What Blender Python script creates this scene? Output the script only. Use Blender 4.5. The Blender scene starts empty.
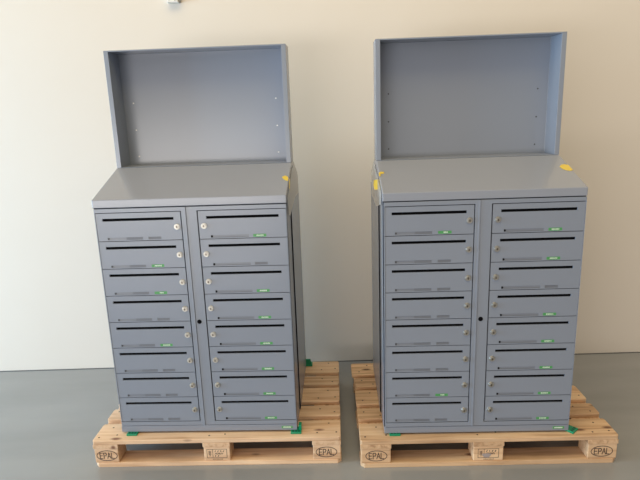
import bpy, bmesh, math, random
from mathutils import Matrix, Vector
random.seed(4)
S = bpy.context.scene
COL = S.collection

# ---------------------------------------------------------------- camera
F, PITCH, ROLL, CAM_H = 539.9, 0.2327, 0.0349, 1.6496
cd = bpy.data.cameras.new('camera'); cam = bpy.data.objects.new('camera', cd); COL.objects.link(cam)
cd.sensor_fit = 'HORIZONTAL'; cd.sensor_width = 36; cd.lens = F * 36 / 640; cd.clip_start = .05
r0 = Vector((1, 0, 0)); u0 = Vector((0, math.sin(PITCH), math.cos(PITCH))); f0 = Vector((0, math.cos(PITCH), -math.sin(PITCH)))
c_, s_ = math.cos(ROLL), math.sin(ROLL)
rt = c_ * r0 - s_ * u0; up = s_ * r0 + c_ * u0; bk = -f0
cam.matrix_world = Matrix(((rt.x, up.x, bk.x, 0), (rt.y, up.y, bk.y, 0), (rt.z, up.z, bk.z, CAM_H), (0, 0, 0, 1)))
S.camera = cam

# ---------------------------------------------------------------- light
S.view_settings.view_transform = 'Standard'; S.view_settings.look = 'None'
S.view_settings.gamma = 1; S.view_settings.use_curve_mapping = False
S.view_settings.exposure = 0.0
w = bpy.data.worlds.new('world'); S.world = w; w.use_nodes = True
w.node_tree.nodes['Background'].inputs[0].default_value = (1.0, .91, .865, 1)
# the hall: brighter towards its glazed left side, dim towards the right
wt = w.node_tree; wc = wt.nodes.new('ShaderNodeTexCoord'); wsx = wt.nodes.new('ShaderNodeSeparateXYZ'); wm = wt.nodes.new('ShaderNodeMapRange')
wm.inputs['From Min'].default_value = -1; wm.inputs['From Max'].default_value = .9
wm.inputs['To Min'].default_value = 1.02; wm.inputs['To Max'].default_value = .12
wt.links.new(wc.outputs['Generated'], wsx.inputs[0]); wt.links.new(wsx.outputs['X'], wm.inputs[0]); wt.links.new(wm.outputs[0], wt.nodes['Background'].inputs[1])

def area(name, loc, target, sx, sy, power, col):
    l = bpy.data.lights.new(name, 'AREA'); l.shape = 'RECTANGLE'; l.size = sx; l.size_y = sy
    l.energy = power; l.color = col
    o = bpy.data.objects.new(name, l); COL.objects.link(o); o.location = loc
    o.rotation_euler = (Vector(target) - Vector(loc)).to_track_quat('-Z', 'Y').to_euler()
    return o
area('window_daylight', (-6.5, 1.6, 1.35), (-1.5, 3.0, .7), 1.6, 2.3, 345, (.47, .75, 1.0))
area('overhead_warm_light', (.1, .8, 5.4), (.5, 3.2, 1.5), 5.5, 2.3, 118, (1.0, .78, .38))  # added warm top light standing for unseen ceiling lamps and bounce
area('front_fill', (-3.0, -4.0, .8), (0, 2.6, .9), 4.0, 1.2, 133, (1.0, .95, .91))  # fill light added behind the camera, no window known there

# ---------------------------------------------------------------- materials
def mat(name, col, rough=.5, metal=0, spec=.5):
    m = bpy.data.materials.new(name); m.use_nodes = True
    b = m.node_tree.nodes['Principled BSDF']
    b.inputs['Base Color'].default_value = (*col, 1); b.inputs['Roughness'].default_value = rough
    b.inputs['Metallic'].default_value = metal; b.inputs['Specular IOR Level'].default_value = spec
    return m
def nd(m, t, **kw):
    n = m.node_tree.nodes.new(t)
    for k, v in kw.items(): setattr(n, k, v)
    return n
def noise_col(m, c1, c2, scale=(1, 1, 1), nscale=4, detail=4, lo=.35, hi=.65, bump=0, bump_scale=None, rough=None):
    L = m.node_tree.links; b = m.node_tree.nodes['Principled BSDF']
    tc = nd(m, 'ShaderNodeTexCoord'); mp = nd(m, 'ShaderNodeMapping'); mp.inputs['Scale'].default_value = scale
    n = nd(m, 'ShaderNodeTexNoise'); n.inputs['Scale'].default_value = nscale; n.inputs['Detail'].default_value = detail
    r = nd(m, 'ShaderNodeValToRGB'); r.color_ramp.elements[0].position = lo; r.color_ramp.elements[1].position = hi
    r.color_ramp.elements[0].color = (*c1, 1); r.color_ramp.elements[1].color = (*c2, 1)
    L.new(tc.outputs['Object'], mp.inputs[0]); L.new(mp.outputs[0], n.inputs['Vector'])
    L.new(n.outputs['Fac'], r.inputs[0]); L.new(r.outputs[0], b.inputs['Base Color'])
    if bump:
        n2 = nd(m, 'ShaderNodeTexNoise'); n2.inputs['Scale'].default_value = bump_scale or nscale * 6; n2.inputs['Detail'].default_value = 3
        L.new(tc.outputs['Object'], n2.inputs['Vector'])
        bp = nd(m, 'ShaderNodeBump'); bp.inputs['Strength'].default_value = bump; bp.inputs['Distance'].default_value = .002
        L.new(n2.outputs['Fac'], bp.inputs['Height']); L.new(bp.outputs[0], b.inputs['Normal'])
    return r

M = {}
M['wall'] = mat('wall_plaster', (.76, .70, .62), .75, spec=.3)
noise_col(M['wall'], (.755, .70, .62), (.775, .72, .64), nscale=.9, bump=.12, bump_scale=40)
M['floor'] = mat('floor_screed', (.33, .335, .32), .2, spec=.75)
noise_col(M['floor'], (.275, .285, .285), (.315, .325, .325), scale=(.6, 2.2, 1), nscale=1.6, detail=5, bump=.06, bump_scale=7)
M['paint'] = mat('grey_enamel', (.27, .285, .318), .25)
noise_col(M['paint'], (.256, .289, .349), (.262, .295, .356), nscale=3, bump=.05, bump_scale=420)
M['lid'] = mat('grey_enamel_lit', (.3, .3, .3), .17)  # same enamel as the body, made lighter for light reflected off the lid
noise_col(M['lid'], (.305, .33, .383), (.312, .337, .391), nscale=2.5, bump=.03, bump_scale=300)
M['inner'] = mat('dark_gap', (.010, .010, .012), .9, spec=.1)
M['black'] = mat('black_rubber', (.004, .004, .005), .9, spec=.08)
M['strip'] = mat('clear_strip_grey', (.23, .25, .29), .25)
M['paper'] = mat('strip_insert_grey', (.165, .18, .21), .5)
M['green'] = mat('green_label', (.085, .34, .11), .4)
M['white'] = mat('white_print', (.80, .88, .80), .5)
M['bracket'] = mat('green_plastic', (.0, .27, .13), .35)
M['bracketd'] = mat('green_plastic_slot', (.0, .06, .035), .5)
M['dot'] = mat('small_notch', (.06, .065, .075), .5)
M['chrome'] = mat('nickel', (.52, .51, .47), .42, 1)
M['keyway'] = mat('keyway', (.35, .32, .27), .4, .8)
M['yellow'] = mat('yellow_tape', (.78, .58, .07), .35)
M['stamp'] = mat('burnt_stamp', (.07, .045, .035), .8)
M['faint'] = mat('faint_stamp', (.16, .11, .085), .8)
M['blot'] = mat('pale_stain', (.40, .34, .33), .8)
M['nail'] = mat('nail_head', (.07, .055, .045), .6, .4)
M['box'] = mat('white_plastic', (.80, .79, .74), .4)
M['boxd'] = mat('grey_plastic', (.32, .31, .28), .5)
M['seam'] = mat('floor_joint', (.13, .135, .13), .8)
m = mat('clear_tape', (.85, .83, .78), .3); M['tape'] = m
m.node_tree.nodes['Principled BSDF'].inputs['Alpha'].default_value = .42
m = mat('lit_hole', (.75, .75, .72), .6); M['hole_w'] = m  # white disc colour stands in for light showing through the hole
M['hole_d'] = mat('screw_hole_dark', (.03, .03, .035), .6)

def wood(name, a, b, c, dk):
    m = mat(name, b, .68, spec=.25); L = m.node_tree.links; bs = m.node_tree.nodes['Principled BSDF']
    tc = nd(m, 'ShaderNodeTexCoord'); oi = nd(m, 'ShaderNodeObjectInfo')
    mul = nd(m, 'ShaderNodeMath', operation='MULTIPLY'); mul.inputs[1].default_value = 37
    L.new(oi.outputs['Random'], mul.inputs[0])
    ad = nd(m, 'ShaderNodeVectorMath', operation='ADD'); L.new(tc.outputs['Object'], ad.inputs[0]); L.new(mul.outputs[0], ad.inputs[1])
    mp = nd(m, 'ShaderNodeMapping'); mp.inputs['Scale'].default_value = (1.6, 26, 26); L.new(ad.outputs[0], mp.inputs[0])
    n = nd(m, 'ShaderNodeTexNoise'); n.inputs['Scale'].default_value = 1.6; n.inputs['Detail'].default_value = 6; n.inputs['Distortion'].default_value = .6
    L.new(mp.outputs[0], n.inputs['Vector'])
    r = nd(m, 'ShaderNodeValToRGB'); e = r.color_ramp.elements
    e[0].position = .3; e[0].color = (*c, 1); e[1].position = .72; e[1].color = (*a, 1)
    k = e.new(.5); k.color = (*b, 1)
    L.new(n.outputs['Fac'], r.inputs[0])
    # knots
    mp2 = nd(m, 'ShaderNodeMapping'); mp2.inputs['Scale'].default_value = (3.2, 7.5, 7.5); L.new(ad.outputs[0], mp2.inputs[0])
    v = nd(m, 'ShaderNodeTexVoronoi'); v.inputs['Scale'].default_value = 1.1; L.new(mp2.outputs[0], v.inputs['Vector'])
    r2 = nd(m, 'ShaderNodeValToRGB'); r2.color_ramp.elements[0].position = .045; r2.color_ramp.elements[1].position = .12
    r2.color_ramp.elements[0].color = (1, 1, 1, 1); r2.color_ramp.elements[1].color = (0, 0, 0, 1)
    L.new(v.outputs['Distance'], r2.inputs[0])
    # broad tonal patches
    n3 = nd(m, 'ShaderNodeTexNoise'); n3.inputs['Scale'].default_value = 3.1; n3.inputs['Detail'].default_value = 4; L.new(ad.outputs[0], n3.inputs['Vector'])
    r3 = nd(m, 'ShaderNodeValToRGB'); r3.color_ramp.elements[0].position = .35; r3.color_ramp.elements[1].position = .7
    r3.color_ramp.elements[0].color = (.84, .80, .76, 1); r3.color_ramp.elements[1].color = (1.06, 1.04, 1.0, 1); L.new(n3.outputs['Fac'], r3.inputs[0])
    mx = nd(m, 'ShaderNodeMix', data_type='RGBA', blend_type='MULTIPLY'); mx.inputs[0].default_value = 1
    L.new(r.outputs[0], mx.inputs[6]); L.new(r3.outputs[0], mx.inputs[7])
    # every board its own tone
    hs = nd(m, 'ShaderNodeHueSaturation'); mr = nd(m, 'ShaderNodeMapRange'); mr.inputs['To Min'].default_value = .86; mr.inputs['To Max'].default_value = 1.08
    L.new(oi.outputs['Random'], mr.inputs[0]); L.new(mr.outputs[0], hs.inputs['Value']); L.new(mx.outputs[2], hs.inputs['Color'])
    mk = nd(m, 'ShaderNodeMix', data_type='RGBA'); mk.inputs[7].default_value = (*dk, 1)
    L.new(r2.outputs[0], mk.inputs[0]); L.new(hs.outputs[0], mk.inputs[6]); L.new(mk.outputs[2], bs.inputs['Base Color'])
    bp = nd(m, 'ShaderNodeBump'); bp.inputs['Strength'].default_value = .35; bp.inputs['Distance'].default_value = .0015
    L.new(n.outputs['Fac'], bp.inputs['Height']); L.new(bp.outputs[0], bs.inputs['Normal'])
    return m
M['pine'] = wood('pale_pine', (.90, .69, .49), (.84, .60, .40), (.64, .41, .25), (.26, .14, .09))
M['pine2'] = wood('tan_pine', (.86, .64, .42), (.78, .54, .335), (.54, .34, .20), (.19, .10, .06))

# ---------------------------------------------------------------- helpers
def box(bm, x0, x1, y0, y1, z0, z1, mi=0):
    v = [bm.verts.new(p) for p in ((x0,y0,z0),(x1,y0,z0),(x1,y1,z0),(x0,y1,z0),(x0,y0,z1),(x1,y0,z1),(x1,y1,z1),(x0,y1,z1))]
    for q in ((0,3,2,1),(4,5,6,7),(0,1,5,4),(1,2,6,5),(2,3,7,6),(3,0,4,7)):
        f = bm.faces.new([v[i] for i in q]); f.material_index = mi
def prism(bm, pts, axis, a, b, mi=0):
    """polygon pts (2D) extruded along axis from a to b. axis x: pts=(y,z); y: (x,z); z: (x,y)"""
    def P(p, t): return {'x': (t, p[0], p[1]), 'y': (p[0], t, p[1]), 'z': (p[0], p[1], t)}[axis]
    A = [bm.verts.new(P(p, a)) for p in pts]; B = [bm.verts.new(P(p, b)) for p in pts]
    n = len(pts)
    fs = [bm.faces.new(A), bm.faces.new(B[::-1])] + [bm.faces.new((A[i], B[i], B[(i+1) % n], A[(i+1) % n])) for i in range(n)]
    for f in fs: f.material_index = mi
def disc(bm, cx, cz, y0, y1, r, n=20, mi=0, r2=None):
    """short cylinder whose axis runs along y"""
    r2 = r if r2 is None else r2
    A = [bm.verts.new((cx + r2*math.cos(2*math.pi*i/n), y0, cz + r2*math.sin(2*math.pi*i/n))) for i in range(n)]
    B = [bm.verts.new((cx + r*math.cos(2*math.pi*i/n), y1, cz + r*math.sin(2*math.pi*i/n))) for i in range(n)]
    fs = [bm.faces.new(A), bm.faces.new(B[::-1])] + [bm.faces.new((A[i], B[i], B[(i+1) % n], A[(i+1) % n])) for i in range(n)]
    for f in fs: f.material_index = mi
def holed(bm, x0, x1, y0, y1, z0, z1, holes, depth=None):
    """slab in the xz plane with rectangular holes (hx0,hx1,hz0,hz1) through it"""
    xs = sorted({x0, x1, *[h[0] for h in holes], *[h[1] for h in holes]})
    zs = sorted({z0, z1, *[h[2] for h in holes], *[h[3] for h in holes]})
    V = {}
    def v(i, j, k):
        if (i, j, k) not in V: V[i, j, k] = bm.verts.new((xs[i], (y0, y1)[k], zs[j]))
        return V[i, j, k]
    nx, nz = len(xs) - 1, len(zs) - 1
    def solid(i, j):
        if not (0 <= i < nx and 0 <= j < nz): return False
        cx, cz = (xs[i]+xs[i+1])/2, (zs[j]+zs[j+1])/2
        return not any(h[0] < cx < h[1] and h[2] < cz < h[3] for h in holes)
    for i in range(nx):
        for j in range(nz):
            if not solid(i, j): continue
            bm.faces.new((v(i,j,0), v(i+1,j,0), v(i+1,j+1,0), v(i,j+1,0)))
            bm.faces.new((v(i,j,1), v(i,j+1,1), v(i+1,j+1,1), v(i+1,j,1)))
            if not solid(i-1, j): bm.faces.new((v(i,j,0), v(i,j+1,0), v(i,j+1,1), v(i,j,1)))
            if not solid(i+1, j): bm.faces.new((v(i+1,j,0), v(i+1,j,1), v(i+1,j+1,1), v(i+1,j+1,0)))
            if not solid(i, j-1): bm.faces.new((v(i,j,0), v(i,j,1), v(i+1,j,1), v(i+1,j,0)))
            if not solid(i, j+1): bm.faces.new((v(i,j+1,0), v(i+1,j+1,0), v(i+1,j+1,1), v(i,j+1,1)))
def obj(name, bm, mats, parent=None, loc=None, bevel=0, label=None, recalc=True, smooth=False):
    if recalc: bmesh.ops.recalc_face_normals(bm, faces=bm.faces)
    me = bpy.data.meshes.new(name); bm.to_mesh(me); bm.free()
    if not isinstance(mats, (list, tuple)): mats = [mats]
    for q in mats: me.materials.append(q)
    if smooth:
        for p in me.polygons: p.use_smooth = True
    o = bpy.data.objects.new(name, me); COL.objects.link(o)
    if parent: o.parent = parent
    if loc: o.location = loc
    if bevel:
        md = o.modifiers.new('bevel', 'BEVEL'); md.width = bevel; md.segments = 2; md.limit_method = 'ANGLE'; md.angle_limit = .6
    if label: o['label'] = label
    return o
def thing(name, label, cat, loc, rz, group=None):
    o = bpy.data.objects.new(name, None); COL.objects.link(o); o.location = loc; o.rotation_euler = (0, 0, rz)
    o['label'] = label; o['category'] = cat; o.empty_display_size = .1
    if group: o['group'] = group
    return o
B = bmesh.new

# ---------------------------------------------------------------- setting
WA, WD = -0.0108, 3.3755
bm = B(); box(bm, -9, 9, 0, .2, 0, 4.2)
wl = obj('wall_back', bm, M['wall'], loc=(0, WD, 0)); wl.rotation_euler.z = WA; wl['kind'] = 'structure'
bm = B(); box(bm, -9, 9, -5, 3.7, -.1, 0)
fl = obj('floor', bm, M['floor']); fl['kind'] = 'structure'
bm = B(); box(bm, -9, 9, -.006, 0, 0, .004)
jt = obj('trim_1', bm, M['seam'], loc=(0, WD, 0)); jt.rotation_euler.z = WA; jt['kind'] = 'structure'

# ---------------------------------------------------------------- pallets
LETTERS = {
 'E': [((0,0),(0,1)), ((0,0),(.62,0)), ((0,.5),(.55,.5)), ((0,1),(.62,1))],
 'P': [((0,0),(0,1)), ((0,1),(.5,1)), ((.5,1),(.66,.75)), ((.66,.75),(.5,.48)), ((.5,.48),(0,.48))],
 'A': [((0,0),(.38,1)), ((.38,1),(.76,0)), ((.14,.34),(.62,.34))],
 'L': [((0,0),(0,1)), ((0,0),(.6,0))],
}
def stroke(bm, p, q, t, y0, y1, mi=0):
    p, q = Vector(p), Vector(q); d = (q - p).normalized(); n = Vector((-d.y, d.x)) * t / 2; e = d * t / 2
    prism(bm, [tuple(p-n-e), tuple(q-n+e), tuple(q+n+e), tuple(p+n-e)], 'y', y0, y1, mi)
def epal_stamp(cx, cz):
    bm = B(); n = 40; a, b, t = .0515, .0285, .0034
    for i in range(n):
        t0, t1 = 2*math.pi*i/n, 2*math.pi*(i+1)/n
        prism(bm, [(cx+a*math.cos(t0), cz+b*math.sin(t0)), (cx+a*math.cos(t1), cz+b*math.sin(t1)),
                   (cx+(a-t)*math.cos(t1), cz+(b-t)*math.sin(t1)), (cx+(a-t)*math.cos(t0), cz+(b-t)*math.sin(t0))], 'y', -.0006, .001)
    h = .030; x = cx - .0345
    for ch, adv in (('E', .80), ('P', .74), ('A', .84), ('L', .6)):
        for p, q in LETTERS[ch]:
            stroke(bm, (x + p[0]*h*.68, cz - h/2 + p[1]*h), (x + q[0]*h*.68, cz - h/2 + q[1]*h), .0036, -.0006, .001)
        x += adv * h * .79
    return bm
def batch_stamp(cx, cz, blot):
    bm = B(); W2, H2, t = .048, .023, .0022
    for p, q in (((-W2,-H2),(W2,-H2)), ((W2,-H2),(W2,H2)), ((W2,H2),(-W2,H2)), ((-W2,H2),(-W2,-H2)), ((-W2*.42,-H2),(-W2*.42,H2))):
        stroke(bm, (cx+p[0], cz+p[1]), (cx+q[0], cz+q[1]), t, -.0006, .001)
    # wheat-ear emblem in the narrow cell
    x0 = cx - W2*.71
    stroke(bm, (x0, cz-.015), (x0, cz+.014), .002, -.0007, .001)
    for k in range(4):
        z = cz - .009 + k*.006
        stroke(bm, (x0, z), (x0+.006, z+.004), .002, -.0007, .001); stroke(bm, (x0, z), (x0-.006, z+.004), .002, -.0007, .001)
    # worn characters
    for row, n, xs, xe in ((.012, 4, -.008, .032), (-.001, 6, -.008, .026), (-.013, 2, -.008, .006)):
        for k in range(n):
            x = cx + xs + (xe-xs)*k/max(1, n-1)
            for q in range(2):
                a = random.uniform(-.0025, .0025)
                stroke(bm, (x+a, cz+row-.003), (x-a+.001, cz+row+.003), .0024, -.0007, .001)
    for k in range(8):
        x = cx - .02 + k*.0062; stroke(bm, (x, cz-H2-.011), (x+.001, cz-H2-.006), .0022, -.0007, .001)
    return bm
def pallet(x, y, a, label, pine, fw, blot):
    t = thing('euro_pallet', label, 'pallet', (x, y, 0), a, 'wooden pallets under the cabinets')
    H = .144; rows = [(0, .145), (.186, .286), (.327, .472), (.513, .613), (.655, .8)]
    cx = [(0, fw[0]), (.6-fw[1]/2, .6+fw[1]/2), (1.2-fw[2], 1.2)]
    for i, (y0, y1) in enumerate(rows):
        j = [random.uniform(-.004, .004) for _ in range(2)]
        if i == 0: j = [0, 0]
        if blot and i == 4: j[0] = -.011
        bm = B(); l, r, d = j[0], 1.2+j[1], y1-y0
        prism(bm, [(l+.006, 0), (r-.006, 0), (r, .008), (r, d-.012), (r-.006, d), (l+.006, d), (l, d-.012), (l, .008)], 'z', H-.022, H)
        b = obj('deck_board', bm, pine, t, (0, y0, 0), bevel=.003)
        for (a0, a1) in cx:
            c = (a0+a1)/2
            for k, (fx, fy) in enumerate(((-.3, .22), (.05, .78), (.32, .3)) if y1-y0 > .12 else ((-.25, .7), (.25, .3))):
                bm = B(); fxx = c + fx*(a1-a0) + random.uniform(-.006, .006); fyy = fy*(y1-y0) + random.uniform(-.006, .006)
                n = 10; prism(bm, [(.0042*math.cos(2*math.pi*q/n), .0042*math.sin(2*math.pi*q/n)) for q in range(n)], 'z', H-.002, H+.0006)
                obj('nail', bm, M['nail'], b, (fxx, fyy, 0))
    for (a0, a1) in cx:
        bm = B(); box(bm, 0, .8, -(a1-a0)/2, (a1-a0)/2, H-.044, H-.022)
        o = obj('stringer_board', bm, pine, t, ((a0+a1)/2, 0, 0), bevel=.002); o.rotation_euler.z = math.pi/2
    for i, (a0, a1) in enumerate(cx):
        for k, (y0, y1) in enumerate(((.003, .1), (.3275, .4725), (.7, .797))):
            bm = B(); w_ = a1-a0
            box(bm, .003, w_-.002, 0, y1-y0, .0222, H-.0442)
            o = obj('block', bm, pine, t, (a0, y0, 0), bevel=.004)
            if k == 0:
                if i == 1:
                    obj('batch_stamp', batch_stamp(w_/2, .063, blot), M['faint'], o)
                    if blot:
                        bm = B(); pts = [(w_/2-.008+.02*math.cos(q)*(1+.25*math.sin(3*q)), .052+.013*math.sin(q)*(1+.2*math.cos(2*q))) for q in [k2*.3927 for k2 in range(16)]]
                        prism(bm, pts, 'y', -.0009, .001); obj('pale_stain', bm, M['blot'], o)
                else: obj('stamp', epal_stamp(w_/2 + (.002 if i == 0 else -.002), .061), M['stamp'], o)
    for (y0, y1) in ((0, .1), (.3275, .4725), (.7, .8)):
        bm = B(); d = y1-y0
        c0 = .018 if y0 == 0 else .002; c1 = .018 if y1 == .8 else .002
        prism(bm, [(c0, 0), (1.2-c0, 0), (1.2, c0), (1.2, d-c1), (1.2-c1, d), (c1, d), (0, d-c1), (0, c0)], 'z', 0, .022)
        obj('bottom_board', bm, pine, t, (0, y0, 0), bevel=.003)
    return t
pallet(-1.1331, 2.3178, -.0291, 'pale pine pallet under the left grey cabinet, clean rectangular stamp on middle block', M['pine'], (.122, .132, .138), False)
pallet(.156, 2.2421, -.0215, 'darker tan pine pallet under the right grey cabinet, middle stamp smeared', M['pine2'], (.145, .145, .14), True)

# ---------------------------------------------------------------- cabinets
W, D = .864, .686
Z0, ZP, ZB, ZC, ZT = .010, .042, 1.122, 1.159, 1.2689      # above the pallet deck
PITCHZ = .1293; DT = 1.0985                                 # locker pitch, top of first locker door
BB0, BB1, BBZ = .3207, .4507, 1.8207

def locker_door(parent, x0, x1, top, left, has_label, dim):
    """one locker flap: its holes cut for mail slot, name strip and label window"""
    z1 = top; z0 = top - PITCHZ + .0028
    if left: sx, lx = (.038, .359), .3715
    else:    sx, lx = (.505, .827), .4925
    st = (.052, .213) if left else (.5195, .690)
    lb = (.238, .296) if left else (.7095, .768)
    slot = (sx[0], sx[1], top-.036, top-.0235); strip = (st[0], st[1], top-.1225, top-.1105); lab = (lb[0], lb[1], top-.1230, top-.1100)
    bm = B(); holed(bm, x0, x1, 0, .014, z0, z1, [slot, strip, lab])
    d = obj('locker_door', bm, M['paint'], parent)
    bm = B(); box(bm, slot[0]-.001, slot[1]+.001, .006, .013, slot[2]-.001, slot[3]+.001); obj('mail_slot', bm, M['black'], d)
    bm = B(); box(bm, strip[0], strip[1], .002, .012, strip[2], strip[3], 0)
    if left:
        m0 = strip[0] + .085; box(bm, m0, strip[1]-.002, .0012, .002, strip[2]+.001, strip[3]-.001, 1)
    disc(bm, strip[0]+.004, (strip[2]+strip[3])/2, .0005, .002, .0042 if left else .0050, 14, 3 if left else 2)
    if not left: box(bm, strip[0], strip[1], .0008, .002, strip[2]-.0005, strip[2]+.0035, 1)
    obj('name_strip', bm, [M['strip'], M['paper'], M['inner'], M['dot']], d)
    if has_label:
        bm = B(); box(bm, lab[0], lab[1], .0004, .012, lab[2], lab[3], 0)
        xs = lab[0] + (.014 if not dim else .024); zc = (lab[2]+lab[3])/2
        for k in range(7 if not dim else 4):
            h = random.choice((.0022, .0026, .003)); x = xs + k*.0047
            box(bm, x, x+.0036, 0, .0006, zc-h, zc+h, 1)
            box(bm, x+.0011, x+.0022, -.0001, .0001, zc-.0010, zc+.0008, 0)
        obj('sticker', bm, [M['green'], M['white']], d, label='green sticker with tiny white lettering')
    else:
        bm = B(); box(bm, lab[0], lab[1], .002, .012, lab[2], lab[3], 0); box(bm, lab[0]+.002, lab[1]-.002, .0012, .002, lab[2]+.002, lab[3]-.002, 1)
        obj('label_window', bm, [M['strip'], M['paper']], d)
    bm = B(); zc = top - .0675
    disc(bm, lx, zc, -.004, .001, .0143, 24, 0, .0125); disc(bm, lx, zc, -.0075, -.004, .0102, 24, 0, .009)
    disc(bm, lx, zc, -.0082, -.0074, .006, 16, 1); box(bm, lx-.001, lx+.001, -.009, -.008, zc-.0045, zc+.0045, 2)
    obj('lock', bm, [M['chrome'], M['keyway'], M['black']], d, label='round nickel cam lock')

def cabinet(x, y, a, label, labels_l, labels_r, dims, hole_mat):
    t = thing('locker_cabinet', label, 'cabinet', (x, y, .144), a, 'grey cabinets standing on pallets')
    # shell: front section, rear section, dark seam between them
    bm = B(); box(bm, .001, W-.001, .022, .186, ZP, ZB); box(bm, .001, W-.001, 0, .186, Z0, ZP-.0015)
    obj('front_section', bm, M['paint'], t, bevel=.0015)
    bm = B(); box(bm, -.004, W+.004, .197, D, Z0, ZB); obj('rear_section', bm, M['paint'], t, bevel=.0015)
    bm = B(); box(bm, -.0035, W+.0035, .187, .196, Z0+.002, ZB-.002); obj('section_joint', bm, M['inner'], t)
    bm = B(); box(bm, .0012, W-.0012, .010, .0225, ZP-.002, ZB); obj('door_gap', bm, M['inner'], t)
    # sticker low on the plinth
    bm = B(); zc = (Z0+ZP)/2; box(bm, .789, .842, -.0006, .0005, zc-.0062, zc+.0062, 0)
    for k in range(7): box(bm, .7965+k*.0055, .7965+k*.0055+.0042, -.0010, -.0004, zc-.0028, zc+.0024+.0006*(k % 2), 1)
    obj('sticker', bm, [M['green'], M['white']], t, label='green sticker with white lettering on the plinth')
    # two door leaves with eight lockers each
    for left in (True, False):
        X0, X1 = (.004, .4165) if left else (.4177, .8625)
        ox0, ox1 = (.0085, .395) if left else (.465, .8605)
        bm = B(); bot = DT - 8*PITCHZ - .001
        holed(bm, X0, X1, -.001, .012, ZP+.0015, ZB-.003, [(ox0, ox1, bot, DT+.003)])
        if left: box(bm, .409, .4165, -.0035, -.001, ZP+.0015, ZB-.003)
        leaf = obj('door_leaf', bm, M['paint'], t, bevel=.0008)
        if not left:
            bm = B(); disc(bm, .4335, .579, -.002, 0, .0105, 20); disc(bm, .4335, .579, -.004, -.0015, .0065, 16); obj('centre_lock', bm, M['black'], leaf, label='round black lock on the centre stile')
        for k in range(8):
            gx0, gx1 = (ox0+.001, ox1-.0045) if left else (ox0+.0045, ox1-.001)
            locker_door(t, gx0, gx1, DT - k*PITCHZ, left, (labels_l if left else labels_r)[k], (k in dims) and left)
    # lid: sloping desk in front, flat under the board, falling to the rear
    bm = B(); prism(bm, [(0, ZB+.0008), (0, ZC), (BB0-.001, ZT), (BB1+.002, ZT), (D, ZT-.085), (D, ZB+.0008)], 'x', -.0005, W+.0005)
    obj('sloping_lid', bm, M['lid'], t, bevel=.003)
    # open tray-shaped backboard
    bm = B(); T = .022
    prism(bm, [(0, BB0), (T, BB0), (T, BB1-.003), (W-T, BB1-.003), (W-T, BB0), (W, BB0), (W, BB1), (0, BB1)], 'z', ZT+.0008, BBZ-.006)
    box(bm, 0, W, BB0, BB1, BBZ-.006, BBZ); box(bm, T, W-T, BB0, BB1-.003, ZT+.0008, ZT+.003)
    bb = obj('backboard', bm, M['paint'], t, bevel=.0015)
    for hx in (.071, .792):
        for hz in (1.58, 1.447, 1.314):
            bm = B(); disc(bm, hx, hz, BB1-.0038, BB1-.0028, .0036, 12); obj('screw_hole', bm, hole_mat, bb)
    return t
C1 = cabinet(-1.0048, 2.3714, -.0396, 'grey steel locker cabinet on the pale pallet, left of the two, four left-column stickers missing or more',
             (0, 1, 1, 0, 1, 0, 0, 0), (1, 0, 1, 1, 1, 1, 1, 1), (2,), M['hole_w'])
C1['label'] = 'grey steel locker cabinet on the pale pallet, three green stickers in its left column'
C2 = cabinet(.2736, 2.2823, -.0315, 'grey steel locker cabinet on the darker tan pallet, two green stickers in its left column',
             (1, 0, 0, 0, 0, 0, 1, 0), (1, 1, 0, 1, 1, 1, 1, 1), (0, 6), M['hole_d'])

# ---------------------------------------------------------------- tape on the lids
SL = (ZT-ZC) / BB0
def zs(y): return ZC + SL*y
def sheet(name, pts, mat_, parent, th, nrm, label):
    """thin tape piece: polygon of 3D points given real thickness th along nrm"""
    bm = B(); n = Vector(nrm).normalized()*th
    A = [bm.verts.new(p) for p in pts]; Bv = [bm.verts.new(Vector(p)+n) for p in pts]
    k = len(pts); bm.faces.new(A); bm.faces.new(Bv[::-1])
    for i in range(k): bm.faces.new((A[i], Bv[i], Bv[(i+1) % k], A[(i+1) % k]))
    return obj(name, bm, mat_, parent, label=label)
TN = (0, -SL, 1)
e = .0007
sheet('clear_tape', [(W+.0045, y, z) for y, z in ((.02, ZB+.02), (.06, ZC-.01), (.30, ZT-.03), (.44, ZT-.02), (.66, ZB+.045), (.665, ZB-.05), (.40, ZB-.035), (.10, ZB-.075), (.05, ZB-.06))], M['tape'], C1, .001, (1, 0, 0), 'strip of clear packing tape')
sheet('yellow_tape', [(x, y, zs(y)+e) for x, y in ((W-.031, .168), (W-.018, .182), (W-.004, .168), (W, .15), (W-.001, .13), (W-.012, .135), (W-.024, .15))], M['yellow'], C1, .0016, TN, 'small torn piece of yellow tape')
sheet('yellow_tape', [(W+.0056, y, z) for y, z in ((.155, zs(.155)), (.13, zs(.13)), (.10, zs(.10)-.024), (.125, zs(.125)-.03))], M['yellow'], C1, .0012, (1, 0, 0), 'end of yellow tape folded over the side')
sheet('clear_tape', [(-.0045, y, z) for y, z in ((.02, ZC-.005), (.25, ZT-.05), (.44, ZT-.02), (.62, ZB+.05), (.60, ZB-.06), (.30, ZB-.07), (.05, ZB-.02))], M['tape'], C2, .001, (-1, 0, 0), 'strip of clear packing tape')
sheet('yellow_tape', [(x, y, zs(y)+e) for x, y in ((-.001, .155), (-.001, .19), (.010, .20), (.024, .196), (.023, .182), (.008, .18), (.004, .155))], M['yellow'], C2, .0016, TN, 'thin hooked piece of yellow tape')
sheet('yellow_tape', [(-.001, .20, zs(.20)-.032), (-.021, .215, zs(.20)-.038), (-.023, .22, zs(.20)-.060), (-.019, .215, zs(.20)-.082), (-.004, .205, zs(.20)-.080), (-.001, .20, zs(.20)-.058)], M['yellow'], C2, .0025, (0, -1, 0), 'folded flap of yellow tape sticking out from the side')
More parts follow.
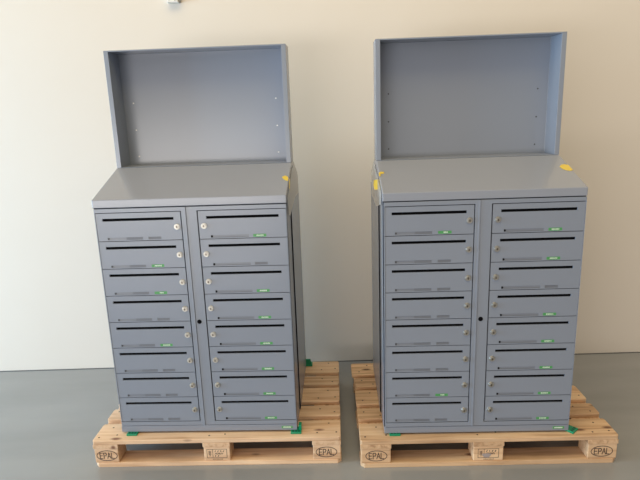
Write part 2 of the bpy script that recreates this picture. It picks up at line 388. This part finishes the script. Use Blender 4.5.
sheet('yellow_tape', [(x, y, zs(y)+e) for x, y in ((W-.045, .195), (W-.034, .212), (W-.016, .218), (W-.001, .208), (W-.001, .158), (W-.014, .152), (W-.030, .16), (W-.041, .176))], M['yellow'], C2, .0016, TN, 'rounded yellow tape patch at the lid edge')

# ---------------------------------------------------------------- green transport chocks
def chock(cab, lx, ly, rz, label, upright):
    ca = cab.rotation_euler.z; c, s = math.cos(ca), math.sin(ca)
    t = thing('transport_bracket', label, 'bracket', (cab.location.x+lx*c-ly*s, cab.location.y+lx*s+ly*c, .144), ca+rz, 'green plastic brackets at the cabinet corners')
    bm = B()
    prism(bm, [(-.026, 0), (.026, 0), (.024, .052), (-.024, .052)], 'z', 0.0002, .0088)
    obj('base', bm, M['bracket'], t, bevel=.0015)
    for k in (-1, 0, 1):
        bm = B(); box(bm, k*.014-.0042, k*.014+.0042, .007, .019, .0086, .0094); obj('slot', bm, M['bracketd'], t)
    if upright == 'tab':
        bm = B(); box(bm, .012, .026, .023, .051, .0086, .034); obj('upright', bm, M['bracket'], t, bevel=.0015)
    elif upright:
        bm = B(); prism(bm, [(-.021, .0086), (.021, .0086), (.015, upright), (-.015, upright)], 'y', .004, .012)
        for sx in (-.012, .012): prism(bm, [(.011, .0086), (.040, .0086), (.011, upright*.8)], 'x', sx-.002, sx+.002)
        obj('upright', bm, M['bracket'], t, bevel=.001)
    return t
chock(C1, .055, -.021, 0, 'green plastic bracket under the front left corner of the left cabinet', None)
chock(C1, .858, -.021, 0, 'green plastic bracket under the front right corner of the left cabinet', 'tab')
chock(C1, .880, .687, 0, 'green plastic bracket behind the left cabinet near the wall', .046)
chock(C2, .050, -.010, 0, 'green plastic bracket under the front left corner of the right cabinet', None)
chock(C2, .898, .000, .75, 'green plastic bracket turned outward under the front right corner of right cabinet', None)

# ---------------------------------------------------------------- fixture high on the wall
wx, wz = -.797, 2.2915
fx = thing('junction_box', 'small white plastic box fixed high on the wall above the left cabinet', 'electrical box', (wx, WD + wx*math.tan(WA), wz), WA)
bm = B(); box(bm, -.036, .028, -.04, 0, 0, .085); obj('housing', bm, M['box'], fx, bevel=.004)
bm = B(); box(bm, .0282, .038, -.03, 0, .004, .081); obj('right_side', bm, M['boxd'], fx, bevel=.002)  # right side of the box, coloured a darker grey
for hx, hz in ((-.02, .017), (.012, .014)):
    bm = B(); disc(bm, hx, hz, -.0406, -.0398, .005, 14); obj('screw', bm, M['boxd'], fx)
